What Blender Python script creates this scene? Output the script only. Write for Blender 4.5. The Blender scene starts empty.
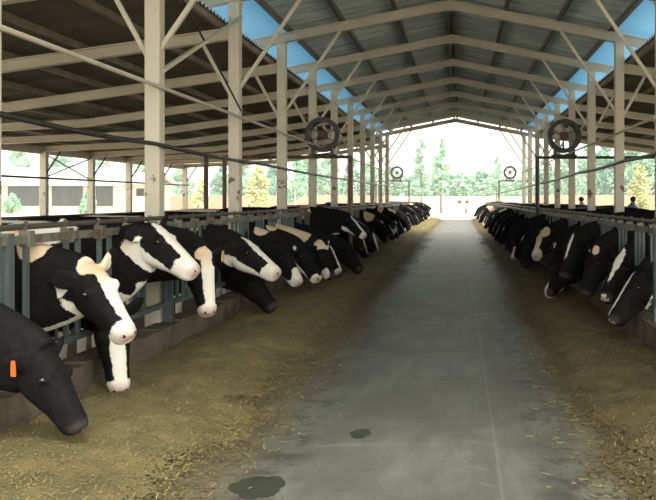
import bpy, bmesh, math, random
import numpy as np
from mathutils import Vector, Matrix, noise
R = random.Random(7)
sc = bpy.context.scene
COL = sc.collection
F = 807.0; VX, VY = 459.0, 199.0; CH = 1.6
XF, XR = -3.0, 2.05          # feed fences, left and right
def at(px, py, Y): return Vector(((px-VX)/F*Y, Y, CH-(py-VY)/F*Y))
ORD = ['first','second','third','fourth','fifth','sixth','seventh','eighth','ninth','tenth','eleventh','twelfth','thirteenth','fourteenth','fifteenth','sixteenth','seventeenth','eighteenth','nineteenth']
TENS = {20:'twent',30:'thirt',40:'fort',50:'fift',60:'sixt'}
def nth(i):
    if i < 20: return ORD[i-1]
    t, u = i//10*10, i % 10
    return TENS[t]+'ieth' if u == 0 else TENS[t]+'y-'+ORD[u-1]

# ---------------------------------------------------------------- materials
def mat(name, col=(.5,.5,.5), rough=.6, metal=0., spec=.5):
    m = bpy.data.materials.new(name); m.use_nodes = True
    b = m.node_tree.nodes['Principled BSDF']
    b.inputs['Base Color'].default_value = (*col,1); b.inputs['Roughness'].default_value = rough
    b.inputs['Metallic'].default_value = metal; b.inputs['Specular IOR Level'].default_value = spec
    return m
class NT:
    def __init__(s, m): s.m=m; s.t=m.node_tree; s.b=s.t.nodes['Principled BSDF']
    def n(s, typ, **kw):
        x = s.t.nodes.new(typ)
        for k,v in kw.items():
            if k.startswith('i_'):
                key = k[2:].replace('_',' ')
                x.inputs[int(key) if key.isdigit() else key].default_value = v
            else: setattr(x,k,v)
        return x
    def l(s, a, b): s.t.links.new(a,b)
    def coords(s, scale=(1,1,1), kind='Object'):
        tc = s.n('ShaderNodeTexCoord'); mp = s.n('ShaderNodeMapping'); mp.inputs['Scale'].default_value = scale
        s.l(tc.outputs[kind], mp.inputs['Vector']); return mp.outputs['Vector']
    def noise(s, vec, scale, detail=4, rough=.55):
        x = s.n('ShaderNodeTexNoise'); x.inputs['Scale'].default_value=scale; x.inputs['Detail'].default_value=detail; x.inputs['Roughness'].default_value=rough
        s.l(vec, x.inputs['Vector']); return x.outputs['Fac']
    def ramp(s, fac, stops):
        x = s.n('ShaderNodeValToRGB'); e = x.color_ramp.elements
        while len(e) < len(stops): e.new(.5)
        for k,(p,c) in enumerate(stops):
            e[k].position = p; e[k].color = (*c,1) if len(c)==3 else c
        s.l(fac, x.inputs['Fac']); return x.outputs['Color']
    def mix(s, fac, a, b, mode='MIX'):
        x = s.n('ShaderNodeMix', data_type='RGBA', blend_type=mode)
        for sock, v in ((x.inputs['Factor'],fac),(x.inputs[6],a),(x.inputs[7],b)):
            if hasattr(v,'links'): s.l(v, sock)
            elif isinstance(v,(int,float)): sock.default_value = v
            else: sock.default_value = (*v,1)
        return x.outputs[2]
    def math(s, op, a, b=0.):
        x = s.n('ShaderNodeMath', operation=op)
        for k,v in enumerate((a,b)):
            if hasattr(v,'links'): s.l(v, x.inputs[k])
            else: x.inputs[k].default_value = v
        return x.outputs[0]
    def mrange(s, v, a, b, c=0., d=1., smooth=True):
        x = s.n('ShaderNodeMapRange'); x.interpolation_type = 'SMOOTHSTEP' if smooth else 'LINEAR'
        s.l(v, x.inputs['Value'])
        for k,val in zip(('From Min','From Max','To Min','To Max'),(a,b,c,d)): x.inputs[k].default_value = val
        return x.outputs['Result']
    def bump(s, h, strength=.4, dist=.02):
        x = s.n('ShaderNodeBump'); x.inputs['Strength'].default_value=strength; x.inputs['Distance'].default_value=dist
        s.l(h, x.inputs['Height']); s.l(x.outputs['Normal'], s.b.inputs['Normal'])
    def base(s, c): s.l(c, s.b.inputs['Base Color'])

def noisy(name, c1, c2, scale, rough=.7, metal=0., bump=0., stretch=(1,1,1), lo=.35, hi=.65, spec=.5):
    m = mat(name, c1, rough, metal, spec); t = NT(m); v = t.coords(stretch)
    f = t.noise(v, scale, 5); t.base(t.ramp(f, [(lo,c1),(hi,c2)]))
    if bump: t.bump(f, bump)
    return m
def rusty(name, paint, rust, amount=.62, scale=5., rough=.5):
    m = mat(name, paint, rough); t = NT(m); v = t.coords((1,1,.6))
    f = t.noise(v, scale, 6, .65); g = t.noise(v, 1.7, 3)
    dirt = t.ramp(g, [(.3, tuple(c*.82 for c in paint)), (.7, paint)])
    t.base(t.mix(t.mrange(f, amount, amount+.06), dirt, rust)); return m

M = {}
M['cream'] = rusty('cream_paint', (.58,.52,.40), (.20,.10,.05), .70)
M['creamrust'] = rusty('cream_paint_rust', (.60,.54,.41), (.17,.075,.035), .66, 3.2)
t_=NT(M['creamrust']); bc=t_.b.inputs['Base Color'].links[0].from_socket; v_=t_.coords(); sx_=t_.n('ShaderNodeSeparateXYZ'); t_.l(v_,sx_.inputs[0])
bd_=t_.mrange(t_.math('ABSOLUTE',t_.math('SUBTRACT',sx_.outputs[2],1.78)),.05,.35,1,0); w_=t_.n('ShaderNodeTexNoise',noise_dimensions='4D'); w_.inputs['Scale'].default_value=9; w_.inputs['Detail'].default_value=4
oi_=t_.n('ShaderNodeObjectInfo'); t_.l(v_,w_.inputs['Vector']); t_.l(t_.math('MULTIPLY',oi_.outputs['Random'],20.),w_.inputs['W'])
t_.base(t_.mix(t_.math('MULTIPLY',bd_,t_.mrange(w_.outputs['Fac'],.58,.63)),bc,(.16,.07,.035)))
M['steel'] = rusty('blue_grey_paint', (.085,.108,.103), (.20,.12,.07), .64, 7)
M['rail'] = rusty('worn_rail', (.17,.165,.125), (.11,.08,.05), .5, 9)
M['railtop'] = rusty('latch_paint', (.085,.075,.06), (.13,.075,.045), .58, 9)
M['pipe'] = rusty('dark_pipe', (.045,.035,.03), (.10,.05,.03), .6, 8)
M['brownpipe'] = rusty('brown_pipe', (.10,.055,.035), (.17,.075,.04), .5, 8)
M['black'] = mat('black_plastic', (.018,.018,.018), .35)
M['purlin'] = noisy('purlin_brown', (.23,.19,.125), (.15,.12,.08), 3, .7)
M['purlind'] = noisy('purlin_dark', (.12,.115,.095), (.08,.08,.07), 3, .6)
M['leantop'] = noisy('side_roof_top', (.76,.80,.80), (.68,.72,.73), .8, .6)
M['drum'] = mat('fan_drum', (.03,.025,.025), .5)
M['motor'] = mat('motor_red', (.09,.035,.022), .6)
M['blade'] = mat('fan_blade', (.42,.40,.33), .5)
M['concrete'] = noisy('kerb_concrete', (.075,.055,.035), (.15,.115,.08), 3.5, .85, bump=.4)
M['eye'] = mat('eye', (.008,.006,.005), .06, 0, .8)
M['tag_o'] = mat('tag_orange', (.75,.13,.02), .4)
M['tag_y'] = mat('tag_yellow', (.62,.42,.16), .4)
M['skin'] = mat('skin', (.42,.26,.18), .6)
M['hair'] = mat('hair', (.02,.016,.014), .6)
M['navy'] = mat('navy_cloth', (.03,.05,.11), .8)
M['blue'] = mat('blue_cloth', (.10,.22,.50), .8)
M['dark_cloth'] = mat('dark_cloth', (.03,.03,.035), .8)
M['wet'] = noisy('wet_stain', (.035,.04,.028), (.055,.058,.04), 9, .22)
M['bark'] = noisy('bark', (.22,.17,.12), (.12,.09,.06), 6, .9)
M['palebark'] = noisy('pale_bark', (.70,.70,.66), (.45,.44,.4), 4, .9)
M['shedwall'] = noisy('shed_wall', (.50,.47,.40), (.42,.39,.33), .6, .9)
M['shedroof'] = noisy('shed_roof', (.62,.62,.60), (.54,.55,.54), .5, .7)
M['greygate'] = noisy('grey_boards', (.045,.05,.05), (.015,.017,.018), 2.5, .8, stretch=(3,3,.1))
M['tanwall'] = noisy('tan_wall', (.78,.63,.46), (.66,.50,.36), .8, .9)
M['dark'] = mat('dark_opening', (.03,.03,.03), .9)

def brick():
    m = mat('red_brick', rough=.9); t = NT(m); v = t.coords((1,1,1))
    x = t.n('ShaderNodeTexBrick'); x.inputs['Scale'].default_value=2.2
    x.inputs['Color1'].default_value=(.55,.25,.15,1); x.inputs['Color2'].default_value=(.46,.19,.11,1); x.inputs['Mortar'].default_value=(.5,.42,.35,1)
    mp = t.n('ShaderNodeMapping'); mp.inputs['Rotation'].default_value=(math.pi/2,0,0); t.l(v, mp.inputs['Vector']); t.l(mp.outputs['Vector'], x.inputs['Vector'])
    t.base(x.outputs['Color']); return m
M['brick'] = brick()

def roof_mat(name, col, col2, rough, metal, sy=1.2):
    m = mat(name, col, rough, metal); t = NT(m); v = t.coords((.35,sy,1))
    f = t.noise(v, 2.0, 4); t.base(t.ramp(f, [(.35,col),(.68,col2)]))
    r = t.noise(v, 5.0, 3); t.l(t.mrange(r,.3,.7,rough-.08,rough+.12), t.b.inputs['Roughness']); return m
M['roof'] = roof_mat('main_roof_sheet', (.36,.44,.45), (.72,.79,.78), .34, .15, 7.)  # pale streaks along the slope are sky reflections painted into the base colour
M['eave'] = roof_mat('eave_sheet', (.40,.67,.84), (.46,.71,.86), .45, .0)
t_=NT(M['eave']); tr_=t_.n('ShaderNodeBsdfTranslucent'); tr_.inputs['Color'].default_value=(.52,.80,.94,1); mx_=t_.n('ShaderNodeMixShader'); mx_.inputs[0].default_value=.30
t_.l(t_.b.outputs[0],mx_.inputs[1]); t_.l(tr_.outputs[0],mx_.inputs[2]); t_.l(mx_.outputs[0],t_.t.nodes['Material Output'].inputs['Surface'])
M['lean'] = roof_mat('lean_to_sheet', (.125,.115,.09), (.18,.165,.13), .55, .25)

def cow_mat():
    m = mat('holstein_coat', rough=.75, spec=.07); t = NT(m)
    a = t.n('ShaderNodeAttribute', attribute_name='pat'); sp = t.n('ShaderNodeSeparateColor'); t.l(a.outputs['Color'], sp.inputs[0])
    v = t.coords(); n1 = t.noise(v, 22, 5, .65); n2 = t.noise(v, 5, 3)
    s = t.math('ADD', sp.outputs[0], t.math('MULTIPLY', t.math('SUBTRACT', n1, .5), .16))
    s = t.math('ADD', s, t.math('MULTIPLY', t.math('SUBTRACT', n2, .5), .10))
    w = t.mrange(s, .485, .525)
    white = t.ramp(n2, [(.3,(.74,.66,.53)),(.65,(.82,.77,.67))])
    cream = t.mix(t.mrange(n2,.2,.8), (.62,.43,.26), (.72,.55,.36))
    white = t.mix(sp.outputs[2], white, cream)
    black = t.ramp(n1, [(.3,(.007,.007,.008)),(.75,(.017,.015,.015))])
    c = t.mix(w, black, white)
    pinkfac = t.math('MULTIPLY', sp.outputs[1], 1.0)
    pink = t.mix(t.mrange(n1,.35,.6), (.46,.31,.25), (.62,.48,.40))
    pinkd = t.mix(w, (.05,.04,.04), pink)
    t.base(t.mix(pinkfac, c, pinkd)); h = t.noise(t.coords((1,1,1)), 90, 2); t.bump(h, .15, .004)
    return m
M['cow'] = cow_mat()

def hay_mat(name, a, b, c):
    m = mat(name, a, .9); t = NT(m); v = t.coords()
    f = t.noise(v, 70, 4, .7); g = t.noise(v, 5.0, 4); h = t.noise(v, 190, 2)
    c1 = t.ramp(f, [(.30,c),(.48,a),(.70,b)])
    c2 = t.mix(t.mrange(g,.3,.7), tuple(x*.66 for x in a), b)
    cc = t.mix(.45, c1, c2); t.base(cc)
    ea=t.n('ShaderNodeAttribute', attribute_name='edge'); en=t.noise(v,34,4,.75); eg=t.noise(v,3.0,3)
    al=t.math('ADD', t.math('MULTIPLY', t.math('SUBTRACT',1.0,ea.outputs['Fac']), 2.6), t.math('MULTIPLY', t.math('SUBTRACT',en,.5), 3.2)); al=t.math('ADD', al, t.math('MULTIPLY', t.math('SUBTRACT',eg,.5), 1.0))
    t.l(t.mrange(al,.40,.56), t.b.inputs['Alpha'])
    t.bump(t.math('ADD', f, t.math('MULTIPLY',h,.5)), .9, .03); return m
M['hay'] = hay_mat('golden_silage', (.20,.157,.058), (.315,.25,.10), (.06,.047,.016))
M['hayr'] = hay_mat('brown_silage', (.14,.105,.036), (.215,.165,.06), (.05,.04,.013))
M['straw'] = noisy('straw_stems', (.29,.235,.095), (.20,.155,.058), 3, .8)

def road_mat():
    m = mat('road_concrete', rough=.52, spec=.45); t = NT(m); v = t.coords()
    long_ = t.noise(t.coords((2.0,.35,1)), 2.2, 6, .68); fine = t.noise(v, 30, 5, .7); blot = t.noise(v, 1.1, 5, .6)
    cross = t.noise(t.coords((.5,3.0,1)), 2.0, 4, .6)
    c = t.ramp(long_, [(.28,(.082,.085,.070)),(.5,(.138,.14,.114)),(.72,(.19,.19,.157))])
    c = t.mix(t.mrange(blot,.40,.62,0,.75), c, (.10,.098,.078))
    c = t.mix(t.mrange(cross,.55,.75,0,.35), c, (.25,.25,.225))
    c = t.mix(t.mrange(fine,.5,.8,0,.45), c, (.08,.085,.075))
    s = t.n('ShaderNodeSeparateXYZ'); t.l(v, s.inputs[0]); X, Y = s.outputs[0], s.outputs[1]
    # dark damp band with fragments beside the feed on both sides
    nb = t.noise(v, 4.5, 5, .75)
    dl = t.math('ABSOLUTE', t.math('ADD', X, 1.12)); bl = t.math('MULTIPLY', t.mrange(dl,.02,.34,1,0), t.mrange(nb,.46,.62))
    dr = t.math('ABSOLUTE', t.math('SUBTRACT', X, .62)); br = t.math('MULTIPLY', t.mrange(dr,.05,.30,1,0), t.mrange(nb,.44,.62))
    c = t.mix(t.math('MULTIPLY', bl, .75), c, (.035,.038,.033)); c = t.mix(t.math('MULTIPLY', br,.75), c, (.04,.042,.036))
    # faint hay dust towards the edges
    dust = t.math('MAXIMUM', t.mrange(X,-1.05,-1.65,0,1), t.mrange(X,.65,1.05,0,1))
    c = t.mix(t.math('MULTIPLY', dust, t.mrange(nb,.3,.6,.1,.95)), c, (.19,.15,.068))
    # tyre tread chevrons
    ax = t.math('ABSOLUTE', t.math('SUBTRACT', X, .07))
    ph = t.math('SINE', t.math('MULTIPLY', t.math('ADD', Y, t.math('MULTIPLY', ax, .75)), 25.))
    tre = t.math('MULTIPLY', t.mrange(ph,.55,.95), t.math('MULTIPLY', t.mrange(ax,.12,.17,1,0), t.mrange(nb,.4,.6)))
    c = t.mix(t.math('MULTIPLY', tre, .11), c, (.34,.35,.32))
    line = t.math('ABSOLUTE', t.math('SUBTRACT', X, .235)); c = t.mix(t.mrange(line,.004,.016,.16,0), c, (.33,.34,.31))
    t.base(c); t.bump(t.math('ADD', fine, long_), .35, .012); return m
M['road'] = road_mat()
M['sand'] = noisy('pale_sand', (.72,.62,.48), (.80,.72,.58), .15, .95)
M['pen'] = noisy('pen_dirt', (.16,.125,.085), (.26,.21,.15), .8, .95, bump=.5)

def leaf_mat(name, c1, c2):
    m = mat(name, c1, .7, 0, .2); t = NT(m); v = t.coords(); f = t.noise(v, .9, 3); t.base(t.ramp(f,[(.35,c1),(.65,c2)]))
    return m
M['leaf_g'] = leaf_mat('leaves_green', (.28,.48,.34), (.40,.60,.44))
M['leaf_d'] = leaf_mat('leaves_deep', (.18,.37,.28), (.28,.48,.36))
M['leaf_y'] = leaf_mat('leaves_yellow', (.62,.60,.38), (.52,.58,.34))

# ---------------------------------------------------------------- mesh helpers
class MB:
    def __init__(s): s.v=[]; s.f=[]; s.m=[]
    def add(s, vs, fs, mi=0):
        b=len(s.v); s.v += [tuple(v) for v in vs]; s.f += [tuple(i+b for i in f) for f in fs]; s.m += [mi]*len(fs); return s
    def box(s, lo, hi, mi=0):
        (a,b,c),(d,e,f)=lo,hi
        return s.add([(a,b,c),(d,b,c),(d,e,c),(a,e,c),(a,b,f),(d,b,f),(d,e,f),(a,e,f)],
                     [(0,3,2,1),(4,5,6,7),(0,1,5,4),(1,2,6,5),(2,3,7,6),(3,0,4,7)],mi)
    def bar(s, p, q, w, h, mi=0, up=(0,0,1)):
        p,q=Vector(p),Vector(q); d=(q-p).normalized(); up=Vector(up)
        if abs(d.dot(up))>.98: up=Vector((0,1,0))
        a=d.cross(up).normalized()*(w/2); b=a.cross(d).normalized()*(h/2)
        vs=[p-a-b,p+a-b,p+a+b,p-a+b,q-a-b,q+a-b,q+a+b,q-a+b]
        return s.add(vs,[(0,3,2,1),(4,5,6,7),(0,1,5,4),(1,2,6,5),(2,3,7,6),(3,0,4,7)],mi)
    def ibeam(s, p, q, w, h, mi=0):
        p,q=Vector(p),Vector(q); t=.02
        u=Vector((0,0,1)); d=(q-p).normalized(); a=d.cross(u).normalized(); b=a.cross(d).normalized()
        off=b*(h/2-t/2)
        s.bar(p+off,q+off,w,t,mi); s.bar(p-off,q-off,w,t,mi); return s.bar(p,q,.025,h-2*t,mi)
    def tube(s, pts, r, n=8, mi=0, caps=True):
        pts=[Vector(p) for p in pts]; rr=r if isinstance(r,(list,tuple)) else [r]*len(pts); rings=[]; a=None
        for i,p in enumerate(pts):
            d=(pts[min(i+1,len(pts)-1)]-pts[max(i-1,0)]).normalized()
            if a is None:
                a=d.cross(Vector((0,0,1)));
                if a.length<.1: a=d.cross(Vector((1,0,0)))
            a=(a-d*a.dot(d)).normalized(); b=d.cross(a)
            rings.append([p+(a*math.cos(2*math.pi*k/n)+b*math.sin(2*math.pi*k/n))*rr[i] for k in range(n)])
        vs=[v for r_ in rings for v in r_]; fs=[]
        for i in range(len(pts)-1):
            for k in range(n): fs.append((i*n+k,i*n+(k+1)%n,(i+1)*n+(k+1)%n,(i+1)*n+k))
        if caps: fs.append(tuple(range(n-1,-1,-1))); fs.append(tuple((len(pts)-1)*n+k for k in range(n)))
        return s.add(vs,fs,mi)
    def ball(s, c, r, n=10, mi=0):
        c=Vector(c); r=(r,r,r) if not hasattr(r,'__len__') else r; m=n//2; vs=[c+Vector((0,0,r[2]))]
        for i in range(1,m):
            th=math.pi*i/m
            for k in range(n): vs.append(c+Vector((r[0]*math.sin(th)*math.cos(2*math.pi*k/n),r[1]*math.sin(th)*math.sin(2*math.pi*k/n),r[2]*math.cos(th))))
        vs.append(c-Vector((0,0,r[2]))); fs=[]
        for k in range(n): fs.append((0,1+k,1+(k+1)%n))
        for i in range(m-2):
            for k in range(n): fs.append((1+i*n+k,1+(i+1)*n+k,1+(i+1)*n+(k+1)%n,1+i*n+(k+1)%n))
        L=len(vs)-1
        for k in range(n): fs.append((L,L-n+(k+1)%n,L-n+k))
        return s.add(vs,fs,mi)
    def mesh(s, name, mats, smooth=False):
        me=bpy.data.meshes.new(name); me.from_pydata(s.v,[],s.f)
        for m in (mats if isinstance(mats,(list,tuple)) else [mats]): me.materials.append(m)
        if any(s.m): me.polygons.foreach_set('material_index', s.m)
        if smooth: me.polygons.foreach_set('use_smooth',[True]*len(s.f))
        me.update(); return me
    def build(s, name, mats, parent=None, smooth=False, loc=None):
        return link(name, s.mesh(name,mats,smooth), parent, loc)
def link(name, me, parent=None, loc=None):
    o=bpy.data.objects.new(name,me); COL.objects.link(o)
    if parent: o.parent=parent
    if loc is not None: o.location=loc
    return o
def tag(o,label=None,cat=None,group=None,kind=None):
    for k,v in (('label',label),('category',cat),('group',group),('kind',kind)):
        if v: o[k]=v
    return o
def empty(name, loc=(0,0,0), rz=0):
    o=bpy.data.objects.new(name,None); COL.objects.link(o); o.location=loc; o.rotation_euler=(0,0,rz); o.empty_display_size=.2; return o
def copy_tree(o, parent=None):
    c=o.copy(); COL.objects.link(c)
    if parent: c.parent=parent
    for ch in list(o.children): copy_tree(ch,c)
    return c
def struct(o,label,cat): return tag(o,label,cat,None,'structure')

# ---------------------------------------------------------------- ground
YB, YE = -4.0, 36.0
YRF = 3.0   # near edge of the roof
g=MB(); g.add([(-400,-60,-.06),(400,-60,-.06),(400,500,-.06),(-400,500,-.06)],[(0,1,2,3)])
struct(g.build('ground',M['sand']),'pale bright sandy yard outside the open barn','ground')
g=MB(); g.box((-12.2,YB,-.3),(XF-.25,36.4,-.01)); struct(g.build('floor_pen_left',M['pen']),'brown dirt pen floor behind the left feed fence','floor')
g=MB(); g.box((XR+.25,YB,-.3),(11.9,36.4,-.01)); struct(g.build('floor_pen_right',M['pen']),'brown dirt pen floor behind the right feed fence','floor')
g=MB(); g.box((XF-.25,YB,-.3),(XR+.25,63.5,0)); struct(g.build('floor',M['road']),'grey-green concrete drive down the middle of the barn','floor')
for nm,x0,x1,lab in (('kerb_left',XF-.1,XF+.12,'low stained concrete kerb under the left feed fence'),('kerb_right',XR-.12,XR+.1,'low stained concrete kerb under the right feed fence')):
    g=MB(); n=130
    for i in range(n):
        y0=YB+(66-YB)*i/n; y1=YB+(66-YB)*(i+1)/n
        zz=.335+.012*math.sin(i*1.7)
        g.box((x0,y0,0),(x1,y1-.006,zz))
    struct(g.build(nm,M['concrete']),lab,'kerb')

# ---------------------------------------------------------------- feed
def feed(name, side, m, label):
    US=[]; xk = XF+.1 if side<0 else XR-.1
    ys=np.concatenate([np.arange(2.2,14,.045),np.arange(14,30,.1),np.arange(30,64.5,.3)]); nx=44
    vs=[];fs=[]
    for y in ys:
        e=1.22*(1.30+.012*min(y,20)-.02+.17*noise.noise((y*.55,3.1*side,0))+.10*noise.noise((y*1.7,7,side)) + (.13 if y<6 and side<0 else 0)) if side<0 else 1.24*(.98+.16*noise.noise((y*.5,9,1))+.10*noise.noise((y*1.6,2,5)))
        for k in range(nx):
            u=k/(nx-1); d=u*e
            x = xk+d if side<0 else xk-d
            ee=max(0.,min(1.,(1-u)/.62)); ee=ee*ee*(3-2*ee); H0=.15 if side<0 else .10
            prof=H0*ee*(.72+.28*min(1,u*3))
            lump=.05*noise.noise((x*2.2,y*2.2,side))+.030*noise.noise((x*6,y*6,side*2))+.014*noise.noise((x*17,y*17,1))
            z=prof+lump*min(1,ee*1.2)+.007; US.append(u)
            vs.append((x,y,max(z,.005)))
    ny=len(ys); ND=len(vs)
    for j in range(ny-1):
        for k in range(nx-1):
            q=(j*nx+k,j*nx+k+1,(j+1)*nx+k+1,(j+1)*nx+k)
            fs.append(q if side<0 else q[::-1])
    b=MB(); b.add(vs,fs)
    def hz(x,y):
        j=min(max(int(np.searchsorted(ys,y)),0),ny-1); return j
    rr=random.Random(3+side); V=[];Fc=[]
    for i in range(12000 if side<0 else 8000):
        y=2.3+rr.random()**1.7*30; j=hz(0,y); p=Vector(vs[j*nx+nx-8]); off=rr.gauss(0,1); off=off*.15 if off>0 else off*.14
        p.x+=-side*off; p.z=.006 if off>0 else p.z+.004
        a=rr.random()*6.28; L=rr.uniform(.005,.018); d=Vector((math.cos(a),math.sin(a),rr.uniform(-.1,.4)))*L; w=Vector((-math.sin(a),math.cos(a),.4))*rr.uniform(.002,.006)
        n0=len(V); V+=[p-d-w,p+d-w,p+d+w,p-d+w]; Fc.append((n0,n0+1,n0+2,n0+3))
    b.add(V,Fc,0); V=[];Fc=[]
    for i in range(26000 if side<0 else 9000):
        y = 2.6+ (rr.random()**1.6)*14
        j=hz(0,y); k=int(rr.random()*nx*.999); p=Vector(vs[j*nx+k])
        if rr.random()<.10: p.x += (-side)*rr.random()*.35 if k>nx*.8 else 0; 
        if k>nx*.8 and rr.random()<.7: continue
        a=rr.random()*6.28; L=rr.uniform(.008,.034); el=rr.uniform(-.1,.6)
        d=Vector((math.cos(a)*math.cos(el),math.sin(a)*math.cos(el),math.sin(el)))*L; w=Vector((-math.sin(a),math.cos(a),.3))*rr.uniform(.0015,.0035)
        c=p+Vector((0,0,.004)); n0=len(V); V+= [c-w,c+w,c+d+w*.6,c+d-w*.6]; Fc.append((n0,n0+1,n0+2,n0+3))
    b.add(V,Fc,1)
    o=b.build(name,[m,M['straw']],smooth=True); tag(o,label,'feed',None,'stuff')
    at_=o.data.attributes.new('edge','FLOAT','POINT'); at_.data.foreach_set('value',US+[0.0]*(len(o.data.vertices)-len(US)))
feed('silage_feed',-1,M['hay'],'golden chopped silage heaped along the left kerb')
feed('silage_feed',1,M['hayr'],'brown chopped silage strewn along the right kerb')
rr=random.Random(5); b=MB()
for i in range(500):
    y=3.2+rr.random()**1.4*14; x=rr.choice([-1,1])
    x = -1.75+abs(rr.gauss(0,.35)) if x<0 else .95-abs(rr.gauss(0,.22))
    a=rr.random()*3.14; L=rr.uniform(.008,.035); d=Vector((math.cos(a),math.sin(a),0))*L; w=Vector((-math.sin(a),math.cos(a),0))*.003
    c=Vector((x,y,.004)); b.add([c-d-w,c+d-w,c+d+w,c-d+w,c-d-w+Vector((0,0,.004)),c+d-w+Vector((0,0,.004)),c+d+w+Vector((0,0,.004)),c-d+w+Vector((0,0,.004))],[(0,3,2,1),(4,5,6,7),(0,1,5,4),(2,3,7,6)])
tag(b.build('loose_straw',M['straw']),'loose straw bits scattered on the concrete drive','straw',None,'stuff')
def stain(px,py,Y,rx,ry,label,seed):
    c=at(px,py,Y); n=40; vs=[(c.x,c.y,.004)]; 
    for k in range(n):
        a=2*math.pi*k/n; q=1+.28*noise.noise((math.cos(a)*1.6,math.sin(a)*1.6,seed))+.12*noise.noise((math.cos(a)*4,math.sin(a)*4,seed))
        vs.append((c.x+rx*q*math.cos(a),c.y+ry*q*math.sin(a),.004))
    b=MB(); b.add(vs,[(0,1+k,1+(k+1)%n) for k in range(n)]); tag(b.build('wet_patch',M['wet']),label,'stain')
stain(257,487,F*1.6/(487-199),.155,.17,'larger dark wet patch on the concrete nearest the camera',1.3)
stain(361,434,F*1.6/(434-199),.075,.10,'smaller dark wet patch further up the drive',5.7)

# ---------------------------------------------------------------- barn frame
XC=-.15
def Hm(x): return CH+3.37-.2*abs(x-XC)           # underside of the main rafters
def Hl(d):                                         # underside of lean-to rafters, d = distance from the column line outwards
    a=d+3.15
    return CH+(2.25-(a-3.15)*.144 if a<8 else 1.55-(a-8)*.047)
ks=list(range(1,12)); YK={k:(k+.78)*3 for k in range(0,12)}
XLc,XRc=-3.145,2.845
CW=.155
def column(k,side):
    x=XLc if side<0 else XRc; y=YK[k]; s=side
    i=12-k
    t=empty('steel_column',(x,y,0))
    tag(t,f"cream steel column of the {'left' if s<0 else 'right'} inner row, {nth(i)} from the far gable",'column','inner barn columns','thing')
    h=Hm(x); b=MB(); w=CW/2
    b.box((-w,-w,0),(w,w,h)); b.box((-w-.02,-w-.02,h-.02),(w+.02,w+.02,h)); o=b.build('post',M['creamrust'],t)
    bv=o.modifiers.new('b','BEVEL'); bv.width=.008; bv.segments=2
    b=MB(); b.bar((-s*.06,0,CH+1.55),(-s*1.05,0,Hm(x-s*1.05)+.02),.045,.045); b.build('knee_brace',M['cream'],t)
    b=MB(); b.bar((s*.06,0,CH+1.45),(s*.47,0,Hl(.47)+.02),.045,.045); b.build('knee_brace',M['cream'],t)
    b=MB(); b.box((-.14,-.14,0),(.14,.14,.03)); b.build('base_plate',M['cream'],t)
    return t
vis_left=[k for k in ks]; 
for k in ks: column(k,-1)
for k in ks:
    if k>=3: column(k,1)
for k in range(6,12):
    t=empty('lean_to_column',(-12.0,YK[k],0)); i=12-k
    tag(t,f'cream outer column along the left open side, {nth(i)} from the far end','column','outer columns on the left open side','thing')
    b=MB(); w=.09; b.box((-w,-w,0),(w,w,CH+1.36)); b.build('post',M['creamrust'],t)
    b=MB(); b.bar((.05,0,CH+.72),(.5,0,Hl(12-.5-3.15)+.02),.04,.04); b.build('knee_brace',M['pipe'],t)
for k in range(1,12):
    b=MB(); y=YK[k]; h=.16
    for s in (-1,1):
        xe=XC+s*3.85; b.ibeam((XC,y,Hm(XC)+h/2),(xe,y,Hm(xe)+h/2),.12,h)
    b.box((XC-.07,y-.05,Hm(XC)-.02),(XC+.07,y+.05,Hm(XC)+h))
    o=b.build('roof_rafter',M['cream'])
    tag(o,f'pale gabled steel rafter under the main roof, {nth(12-k)} from the far end','rafter','main roof rafters','thing')
    for s in (-1,1):
        if s>0 and (k>9 or k<3): continue
        b=MB(); x0=XLc if s<0 else XRc; pts=[0.06,8-3.15,12.2-3.15]
        for a,c in zip(pts[:-1],pts[1:]): b.ibeam((x0+s*a,y,Hl(a)+.08),(x0+s*c,y,Hl(c)+.08),.12,.16)
        o=b.build('lean_to_rafter',M['cream'])
        tag(o,f"cream rafter under the low {'left' if s<0 else 'right'} side roof, {nth((12 if s<0 else 10)-k)} from its far end",'rafter','side roof rafters','thing')
# purlins
ip=0
for s in (-1,1):
    for q,dx in enumerate((.07,.98,1.93,2.87,3.78)):
        x=XC+s*dx; z=Hm(x)+.16; b=MB(); b.box((x-.03,YRF+.2,z+.002),(x+.03,35.55,z+.10))
        tag(b.build('roof_purlin',M['purlind']),f"long purlin under the {'left' if s<0 else 'right'} main roof slope, {nth(q+1)} down from the ridge",'purlin','main roof purlins','thing')
    yend=35.7 if s<0 else 30.1
    x0=XLc if s<0 else XRc
    for q in range(10):
        d=.20+q*.985; z=Hl(d)+.16; b=MB(); x=x0+s*d; b.box((x-.03,YRF+.2,z+.004),(x+.03,yend,z+.09))
        tag(b.build('lean_to_purlin',M['purlin']),f"long purlin under the {'left' if s<0 else 'right'} side roof, {nth(q+1)} out from the columns",'purlin','side roof purlins','thing')
def sheet(name, xs, zf, y0, y1, m, label, top=None, pitch=.15, amp=.026):
    ny=int((y1-y0)/pitch*4); vs=[];fs=[]; nx=len(xs)
    prof=[0,.5,1,.5]
    for j in range(ny+1):
        y=y0+(y1-y0)*j/ny; a=prof[j%4]*amp*2
        for x in xs: vs.append((x,y,zf(x)+a))
    for j in range(ny):
        for k in range(nx-1): fs.append((j*nx+k,j*nx+k+1,(j+1)*nx+k+1,(j+1)*nx+k))
    b=MB(); b.add(vs,fs); b.add([(x,y,z+.006) for x,y,z in vs],fs,1); o=b.build(name,[m,top or m])
    return struct(o,label,'roof')
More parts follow.
